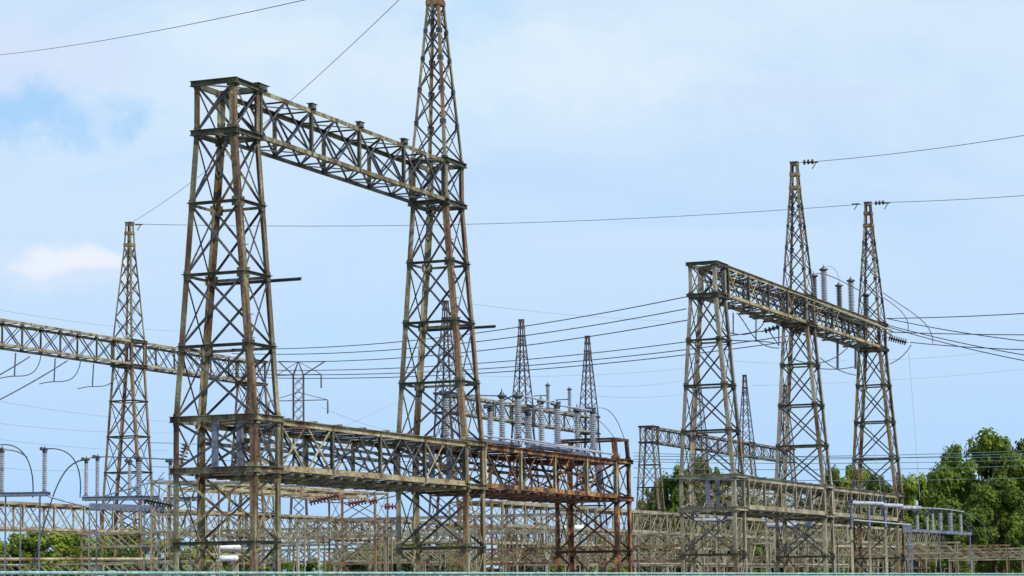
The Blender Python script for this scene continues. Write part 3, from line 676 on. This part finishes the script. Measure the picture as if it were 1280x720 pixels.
for i, (a, b) in enumerate((((-20, 384), (222, 414)), ((-20, 498), (215, 527)), ((-20, 527), (215, 541)), ((-20, 547), (210, 563)), ((-20, 582), (125, 586)), ((590, 380), (870, 402)), ((340, 565), (500, 500)), ((740, 482), (860, 474)), ((900, 450), (1060, 450)),
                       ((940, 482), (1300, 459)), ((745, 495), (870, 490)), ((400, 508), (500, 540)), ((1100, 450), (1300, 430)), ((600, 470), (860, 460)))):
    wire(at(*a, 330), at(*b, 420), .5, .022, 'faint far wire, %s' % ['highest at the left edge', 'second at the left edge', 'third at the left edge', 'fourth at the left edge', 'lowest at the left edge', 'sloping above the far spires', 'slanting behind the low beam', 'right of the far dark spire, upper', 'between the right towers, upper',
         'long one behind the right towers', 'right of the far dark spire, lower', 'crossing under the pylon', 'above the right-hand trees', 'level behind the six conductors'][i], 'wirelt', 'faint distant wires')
for i, (y0, y1, Y0, Y1) in enumerate(((570, 560, 112, 150), (574, 563, 112, 150), (585, 580, 118, 150), (577, 573, 125, 158), (597, 596, 118, 150), (566, 571, 130, 160))):
    a = (792, y0); b = (1400, y1-3)
    wire(at(*a, Y0+8), at(*b, Y1),   .25, .018, 'green tinged bus wire crossing in front of the right-hand trees, %s' % ['topmost', 'second', 'third', 'fourth', 'lowest', 'crossing one'][i], 'tealw', 'green tinged bus wires at the right')
for i, y in enumerate((553, 573, 583, 600)):
    wire(at(182, y, 150), at(520, y+4, 160), .1, .02, 'green tinged bus wire passing behind the nearest tower, %s' % ['topmost', 'second', 'third', 'lowest'][i], 'tealw', 'green tinged bus wires behind the nearest tower')
for i, (a, b, c) in enumerate((((340, 605), (430, 612), (520, 604)), ((360, 620), (440, 640), (520, 612)), ((560, 600), (620, 618), (700, 606)))):
    cab([a, b, c], 128+i*4, .03, 'dark sagging cable under the low beam, %s' % ['upper', 'lower', 'right-hand'][i])
cab([(340, 607), (395, 604), (430, 611)], 127, .09, 'thick pale bus pipe under the low beam beside the nearest tower', 'tube')
cab([(265, 602), (300, 601), (330, 602)], 127, .13, 'thick pale bus pipe seen through the nearest tower', 'tube')
# droppers under the far left high beam
for i, (x, y0, y1) in enumerate(((19.5, 441, 470), (69, 448, 477), (117, 455, 483))):
    p, q = at(x, y0, 172+i*8), at(x-1.5, y1, 172+i*8); tube_thing('hanger_rod', [p, q], .05, 'fit', 'dark hanger rod under the far left beam, %s' % ['leftmost', 'middle', 'rightmost'][i], 'hanger rod', 'hanger rods under the far left beam')
    cab([(x-20, y1+3), (x-8, y1), (x, y1-2), (x+14, y1+3), (x+28, y1+2), (x+32, y0+2)], 172+i*8, .035, 'looping cable under the far left beam, %s' % ['leftmost', 'middle', 'rightmost'][i])
wire(at(37, 446, 175), at(-60, 500, 150), .1, .045, 'upper of two thick cables dropping left from the far left beam')
wire(at(84, 451, 182), at(-60, 528, 150), .2, .045, 'lower of two thick cables dropping left from the far left beam')
# droppers under the right-hand high beam
for i, (x, y0, y1, Y, r) in enumerate(((916.5, 391, 418, 146, .04), (945, 396, 425, 152, .04), (973.5, 404, 430, 156, .04), (1047, 427, 462, 165, .085), (1069.5, 433, 461, 168, .085))):
    tube_thing('hanger_rod', [at(x, y0, Y), at(x, y1, Y)], r, 'fit', 'dark hanger rod under the right-hand high beam, %s' % ['leftmost', 'second', 'third', 'first thick one', 'second thick one'][i], 'hanger rod', 'hanger rods under the right-hand high beam')
for i, (ps, Y) in enumerate((([(903, 410), (912, 420), (940, 424), (957, 412), (957, 392)], 148), ([(921, 391), (935, 405), (938, 425), (955, 436), (974, 435)], 149), ([(905, 424), (930, 428), (950, 424), (974, 430)], 150), ([(990, 448), (1020, 462), (1045, 450), (1060, 434)], 160),
                             ([(960, 412), (968, 424), (974, 432)], 152), ([(1010, 458), (1040, 465), (1070, 458)], 162), ([(1025, 447), (1045, 465), (1070, 469)], 163))):
    cab(ps, Y, .032, 'drooping jumper cable under the right-hand high beam, %s' % ['loop by the flat-topped tower', 'steep S-shaped one', 'flattest left one', 'large one between the spired towers', 'shortest one', 'flat one at the thick rods', 'lowest right one'][i], group='jumper cables under the right-hand high beam')
cab([(1030, 333), (1044, 330), (1049, 348)], 163, .018, 'thin loop over the tallest insulator on the right-hand high beam', 'wirelt')
cab([(1020, 342), (1035, 340), (1060, 356), (1076, 364)], 164, .03, 'cable joining the insulators on the right-hand high beam')
# small peak brackets
for px, py, Y, lab in ((1018, 203, 158, 'middle right'), (1108, 254, 172, 'rightmost'), (1070, 255, 172, 'left side of the rightmost'), (174, 281, 179, 'far left')):
    p = at(px, py, Y); m = MB(); m.tube([p-Vec((.3, 0, 0)), p+Vec((.25, 0, .02))], .05, 6); m.tube([p+Vec((.12, 0, 0)), p+Vec((-.15, 0, -.42))], .035, 6)
    tag(m.build('wire_clamp', 'fit'), 'small dark wire clamp at the tip of the %s spire' % lab, 'wire clamp')

# ------------------------------------------------------------------ right: tubular bus on its stand
YR = 160
GX = U
p0 = at(1066, 629, YR); s0, v0 = sv(p0)
def TR(px, py, Y=YR): return at(px, py, Y)
for i, (a, b) in enumerate((((1059, 628.5), (1104, 630)), ((1101, 631.5), (1128, 632.5)), ((1124, 634.5), (1151, 635)))):
    t = tube_thing('bus_tube', [TR(*a, YR+i*2), TR(*b, YR+i*2+.8)], .14, 'tube', 'pale thick bus tube low at the right, %s of three staggered' % ['leftmost', 'middle', 'rightmost'][i], 'bus tube', 'pale bus tubes low at the right', 12)
for i, (x, y) in enumerate(((1064.5, 622), (1086.5, 623), (1107, 626))):
    th = thing('bus_support', 'blue-grey bus support with disc flange, %s of three' % ['leftmost', 'middle', 'rightmost'][i], 'bus support', Vec((TR(x, y).x, YR+i*2, 0)), 'bus supports low at the right')
    m = MB(); c = TR(x, y+3, YR+i*2-.25); m.lathe(c-Vec((.05, 0, 0)), Vec((1, 0, 0)), [(0, .22), (.1, .22)], 12); m.build('disc_flange', 'fit', th)
    m = MB(); m.lathe(TR(x, 659, YR+i*2), Z, [(0, .14), (.05, .14), (.06, .10), (1.2, .10), (1.22, .15), (1.3, .15)], 10); m.build('insulator_post', 'galv', th)
    m = MB(); q = TR(x, 659, YR+i*2); m.angle(Vec((q.x-.08, q.y, 0)), Vec((q.x-.08, q.y, q.z)), Vec((1, 0, 0)), Vec((0, 1, 0)), .16, .02); m.build('leg', 'pale', th)
cab([(1067, 650), (1100, 653), (1138, 656)], YR-1, .05, 'slim pale operating pipe below the bus tubes', 'tube')
th = thing('switch_stand', 'blue-grey stand holding the row of small insulators in front of the big trees', 'switch stand', Vec((TR(1137, 660).x, YR+6, 0)), 'switch stands at the right')
m = MB(); m.prism(at(1129, 664, YR+6), at(1215, 669, YR+12), Vec((0, .8, 0)), Z*.2); m.build('platform', 'galv', th)
m = MB(); m.box(at(1134, 660, YR+5), Vec((.6, 0, 0)), Vec((0, .5, 0)), Z*.6); m.build('mechanism_box', 'galv', th)
for x, Y in ((1134, YR+5), (1138.5, YR+6), (1174, YR+9), (1212, YR+12)):
    q = at(x, 666, Y); m = MB(); m.angle(Vec((q.x, q.y, 0)), q, Vec((1, 0, 0)), Vec((0, 1, 0)), .09 if x < 1150 else .06, .015); m.build('leg', 'galv', th)
for i, (x, ty, r) in enumerate(((1147, 642, .12), (1159.5, 644, .10), (1166.5, 640, .10), (1176, 639, .15), (1188.5, 639, .17), (1201.5, 641, .12))):
    Y = YR+8+i; b = at(x, 666-(0 if i else 0)+(x-1147)*.04, Y); t_ = at(x, ty, Y)
    insulator(b, t_.z-b.z, r, 'small grey insulator in front of the big trees, %s of six' % ['leftmost', 'second, shortest', 'third, slim', 'fourth', 'fifth and thickest', 'rightmost'][i], 'small insulators at the right', cap='flat')
cab([(1150, 635), (1180, 635), (1205, 640)], YR+10, .035, 'pale bus tube across the small insulators at the right', 'tube')
for i, ps in enumerate(([(1203, 640), (1222, 646), (1234, 658), (1239, 672)], [(1205, 650), (1215, 655), (1221, 662), (1225, 672)], [(1196, 646), (1206, 652), (1214, 668)])):
    cab(ps, YR+14, .028, 'thin green-grey cable arching down right of the small insulators, %s' % ['outermost', 'middle', 'inner'][i], 'tealw')
# white tanks and pale lumps in the yard
def tank(px0, px1, py, Y, r, lab, m='white'):
    a, b = at(px0, py, Y), at(px1, py, Y); d = (b-a).normalized(); Ln = (b-a).length
    th = thing('breaker_tank', lab, 'breaker', Vec(((a.x+b.x)/2, a.y, 0)), 'horizontal breaker tanks')
    q = MB(); q.lathe(a, d, [(0, r*.4), (.03, r*.8), (.1, r), (Ln-.1, r), (Ln-.03, r*.8), (Ln, r*.4)], 14); q.build('tank_body', m, th)
    for k in (.2, .8):
        c = lerp(a, b, k); q = MB(); q.bar(Vec((c.x, c.y, 0)), Vec((c.x, c.y, c.z-r*.8)), .07, .07); q.build('leg', 'pale', th)
tank(271, 301, 684.5, 140, .17, 'upper white tank seen low between the legs of the nearest tower')
tank(271, 298, 698, 139, .17, 'lower white tank seen low between the legs of the nearest tower')
tank(958, 1000, 657, 168, .2, 'pale tank under the low beam left of the middle right tower', 'tube')
tank(1006, 1018, 655, 170, .28, 'short pale tank under the low beam beside the middle right tower', 'tube')
tank(866, 905, 650, 160, .12, 'pale cylinder under the low ring of the flat-topped tan tower', 'tube')
tank(700, 730, 660, 175, .22, 'pale cylinder seen through the short rusted tower', 'white')
for i, x in enumerate((872, 884, 895, 907, 958, 968, 978)):
    b = at(x, 650, 172); insulator(b, .95, .16, 'squat pale bushing under the low beam at the right, %s from the left' % ['first', 'second', 'third', 'fourth', 'fifth', 'sixth', 'seventh'][i], 'squat bushings under the right-hand low beam', 'porc', 5, 'flat')
    q = MB(); q.bar(Vec((b.x, b.y, 0)), b, .08, .08); tag(q.build('steel_post', 'pale'), 'steel post under the %s squat pale bushing' % ['first', 'second', 'third', 'fourth', 'fifth', 'sixth', 'seventh'][i], 'post')
# long pale bus pipes low across the yard
for i, (a, b, Y, r, m_) in enumerate((((-10, 699), (200, 699), 150, .10, 'chord'), ((-10, 706), (150, 706), 150, .05, 'pale'), ((200, 692), (330, 694), 150, .05, 'pale'), ((600, 703), (760, 704), 190, .09, 'pale'), ((800, 705), (1060, 706), 200, .07, 'pale'), ((540, 661), (700, 662), 185, .07, 'pale'),
                                      ((1040, 683), (1130, 684), 190, .08, 'pale'), ((700, 668), (850, 668), 190, .05, 'pale'))):
    tube_thing('bus_tube', [at(*a, Y), at(*b, Y+3)], r, m_, 'low level bus tube across the yard, %s' % ['upper one at the left edge', 'lower one at the left edge', 'behind the nearest tower', 'under the rusted beam', 'under the right-hand low beam', 'behind the tallest tower', 'beside the rightmost tower', 'right of the short rusted tower'][i], 'bus tube', 'low bus tubes', 8)

# ------------------------------------------------------------------ foreground teal pipe fence
th = thing('pipe_fence', 'pale teal two-rail pipe fence along the very bottom of the photo', 'fence', S(0, -8.3, 0))
fs0, fs1 = -45, 150
def fz(s): return EYE+.49
for r_i, (dz, r, dv) in enumerate(((0.07, .045, 0), (-.05, .04, .35))):
    s = fs0; k = 0
    while s < fs1:
        q = MB(); z = fz(s)+dz
        q.tube([S(s, -8.3+dv, z), S(s+6.0, -8.3+dv, z)], r, 8); q.tube([S(s+5.86, -8.3+dv, z), S(s+6.14, -8.3+dv, z)], r*1.45, 8); q.build('rail', 'teal', th); s += 6.0; k += 1
for k in range(66):
    s = fs0+k*3.0; q = MB(); q.tube([S(s, -8.3, 0), S(s, -8.3, fz(s)+.02)], .035, 8); q.build('post', 'teal', th)

# ------------------------------------------------------------------ far pylon
def pylon():
    Y = 420; cx = at(373, 500, Y).x; base = Vec((cx, Y, 0)); X = Vec((1, 0, 0)); Yv = Vec((0, 1, 0))
    th = thing('transmission_pylon', 'slender far transmission pylon with crossarms, seen between the two near towers', 'pylon', base)
    zt = at(373, 452, Y).z; za = at(373, 469, Y).z; zb = at(373, 501, Y).z; zc = at(373, 527, Y).z; W = 1.75
    for a in (-1, 1):
        for b in (-1, 1):
            m = MB(); m.bar(base+X*a*W*1.5/2*1.6+Yv*b*W*1.2, Vec((cx+a*W/2, Y+b*W/2, zc-6)), .16, .16); m.bar(Vec((cx+a*W/2, Y+b*W/2, zc-6)), Vec((cx+a*W/2, Y+b*W/2, za)), .16, .16)
            m.bar(Vec((cx+a*W/2, Y+b*W/2, za)), Vec((cx, Y, zt)), .12, .12); m.build('leg', 'far', th)
    m = MB(); z = 3
    while z < za-.5:
        for b in (-1, 1):
            z2 = min(z+1.6, za)
            m.bar(Vec((cx-W/2, Y+b*W/2, z)), Vec((cx+W/2, Y+b*W/2, z2)), .1, .1); m.bar(Vec((cx+W/2, Y+b*W/2, z)), Vec((cx-W/2, Y+b*W/2, z2)), .1, .1)
        z += 1.6
    m.build('lacing', 'far', th)
    def P(px, py): return at(px, py, Y)
    for (zl, xl, xr, nm) in ((za, 345, 401.5, 'upper'), (zb, 336, 409.5, 'lower')):
        l, r = Vec((at(xl, 470, Y).x, Y, zl)), Vec((at(xr, 470, Y).x, Y, zl+.1))
        m = MB(); m.bar(l, r, .16, .14); up_ = zl+(zt-za)*(1 if nm == 'upper' else .62)
        for e in (l, r): m.bar(e, Vec((cx, Y, up_)), .10, .10)
        ca = m.build('crossarm', 'far', th)
        for e in (l, r):
            q = MB(); q.lathe(e-Z*2.4, Z, [(0, .05), (.1, .14), (2.2, .14), (2.4, .04)], 8); q.build('insulator_string', 'fit', ca)
    m = MB(); tp = Vec((cx, Y, zt))
    for sx in (348, 406.5):
        e = P(sx, 451.5); m.bar(tp, e, .07, .07); m.bar(Vec((cx+(W/2 if sx > 373 else -W/2), Y, za)), e, .2, .2)
    m.build('earth_wire_horn', 'far', th)
pylon()

# ------------------------------------------------------------------ trees
def tree_mesh(seed, h, r, n, leaf, dense=1.0, low=.12):
    rnd = random.Random(seed); tr = MB(); lf = MB(); V0 = Vec
    base = V0((0, 0, 0)); pts = [V0((0, 0, 0))]
    for i in range(1, 7): pts.append(V0((rnd.uniform(-.3, .3)*r*.1*i/2, rnd.uniform(-.3, .3)*r*.1*i/2, h*.85*i/6)))
    tr.tube(pts, [h*.026*(1-.13*i) for i in range(7)], 8)
    clumps = []
    nc = 40
    for i in range(nc):
        t = low + (1-low)*((i+.5)/nc)**.85; z = h*t
        env = r*(math.sin(math.pi*min(1, (t-low*.4)**.75*.98)))**.55 * rnd.uniform(.4, 1.15)
        an = rnd.uniform(0, 6.283); c = V0((math.cos(an)*env, math.sin(an)*env, z*rnd.uniform(.95, 1.0)))
        cr_ = r*rnd.uniform(.15, .33)*(1-.35*t); clumps.append((c, cr_))
        if i % 2 == 0:
            k = min(5, int(t*6)); a0 = pts[max(0, k-1)]; tr.tube([a0, lerp(a0, c, .5)+V0((0, 0, -.04*h)), c], [h*.009, h*.006, h*.003], 5)
    tot = sum(c[1]**2 for c in clumps)
    for c, cr_ in clumps:
        k = int(n*cr_**2/tot)
        for j in range(k):
            d = V0((rnd.gauss(0, 1), rnd.gauss(0, 1), rnd.gauss(0, .8))).normalized(); rad = cr_*rnd.uniform(.45, 1.12)
            p = c+d*rad; nrm = (d+V0((rnd.uniform(-1, 1), rnd.uniform(-1, 1), rnd.uniform(-.4, 1.2)))*.8).normalized()
            a = nrm.orthogonal().normalized(); b = nrm.cross(a); an = rnd.uniform(0, 6.28)
            a, b = a*math.cos(an)+b*math.sin(an), b*math.cos(an)-a*math.sin(an); s_ = leaf*rnd.uniform(.6, 1.4)
            i0 = len(lf.v); lf.v += [p-a*s_*.5, p+b*s_*.33, p+a*s_*.5, p-b*s_*.33]; lf.f.append((i0, i0+1, i0+2, i0+3))
    return tr, lf
protos = []
for k, (sd_, h, r, n, leaf, mt) in enumerate(((3, 10, 4.2, 9000, .42, 0), (8, 10, 5.0, 9000, .42, 1), (15, 10, 3.8, 9000, .42, 2), (21, 10, 4.8, 13000, .34, 0), (33, 10, 4.4, 13000, .34, 2))):
    tr, lf = tree_mesh(sd_, h, r, n, leaf, low=.10 if k < 3 else .16)
    mt_ = bpy.data.meshes.new('trunk'); mt_.from_pydata([tuple(v) for v in tr.v], [], tr.f); mt_.materials.append(M['bark'])
    ml_ = bpy.data.meshes.new('crown'); ml_.from_pydata([tuple(v) for v in lf.v], [], lf.f); ml_.materials.append(LEAF[mt])
    protos.append((mt_, ml_))
def tree(px, top_py, Y, kind, label, group, wide=1.0, cat='tree'):
    p = at(px, top_py, Y); h = p.z
    e = thing('broadleaf_tree', label, cat, Vec((p.x, Y, 0)), group); sc_ = h/10
    e.rotation_euler.z = random.uniform(0, 6.28); e.scale = (sc_*wide, sc_*wide, sc_)
    for nm, me in (('trunk', protos[kind][0]), ('crown', protos[kind][1])):
        o = bpy.data.objects.new(nm, me); sc.collection.objects.link(o); o.parent = e
    return e
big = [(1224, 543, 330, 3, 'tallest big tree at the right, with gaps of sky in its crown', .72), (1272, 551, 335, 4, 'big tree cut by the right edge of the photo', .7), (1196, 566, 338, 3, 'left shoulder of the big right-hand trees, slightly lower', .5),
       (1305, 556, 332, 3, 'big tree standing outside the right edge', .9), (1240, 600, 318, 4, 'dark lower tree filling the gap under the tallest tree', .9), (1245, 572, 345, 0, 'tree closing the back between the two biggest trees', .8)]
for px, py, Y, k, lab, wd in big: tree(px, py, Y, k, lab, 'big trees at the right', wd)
mid = [(1050, 590, 360), (1072, 586, 365), (1096, 594, 362), (1120, 600, 366), (1142, 598, 358), (1158, 602, 362), (1172, 596, 366), (1180, 612, 350), (862, 580, 350), (878, 578, 355), (892, 596, 358), (842, 592, 352), (824, 604, 350), (808, 628, 356), (850, 610, 340), (930, 604, 372), (952, 612, 375), (975, 616, 372),
       (1000, 618, 376), (1020, 612, 372), (912, 608, 368), (1035, 600, 368)]
for i, (px, py, Y) in enumerate(mid):
    if 900 < px < 1030: py += 14
    tree(px, py, Y, i % 3, 'mid-distance leafy tree, %s' % ('behind the right-hand towers, %d paces right of the flat-topped tower' % (px-880) if px > 900 else 'in the clump left of the flat-topped tan tower, %d paces from it' % (900-px)), 'mid-distance trees', .5)
i = 0
px = -25
rl = random.Random(5)
while px < 1330:
    if px < 215: ty = rl.choice((rl.uniform(662, 676), rl.uniform(680, 698)))
    elif px < 340: ty = rl.uniform(680, 694)
    elif px < 425: ty = rl.uniform(698, 706)
    elif px < 470: ty = rl.uniform(684, 694)
    elif px < 540: ty = rl.uniform(664, 680)
    elif px < 595: ty = rl.uniform(676, 690)
    elif px < 632: ty = 712
    elif px < 800: ty = rl.uniform(664, 684)
    else: ty = rl.uniform(634, 660)
    Y = rl.uniform(372, 400) if px < 800 else rl.uniform(300, 345)
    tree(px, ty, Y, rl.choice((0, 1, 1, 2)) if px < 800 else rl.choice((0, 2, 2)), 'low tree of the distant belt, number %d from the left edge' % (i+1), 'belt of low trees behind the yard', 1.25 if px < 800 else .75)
    px += rl.uniform(15, 24) if px < 800 else rl.uniform(12, 19); i += 1

for o in sc.objects:
    if '_o' in o: del o['_o']
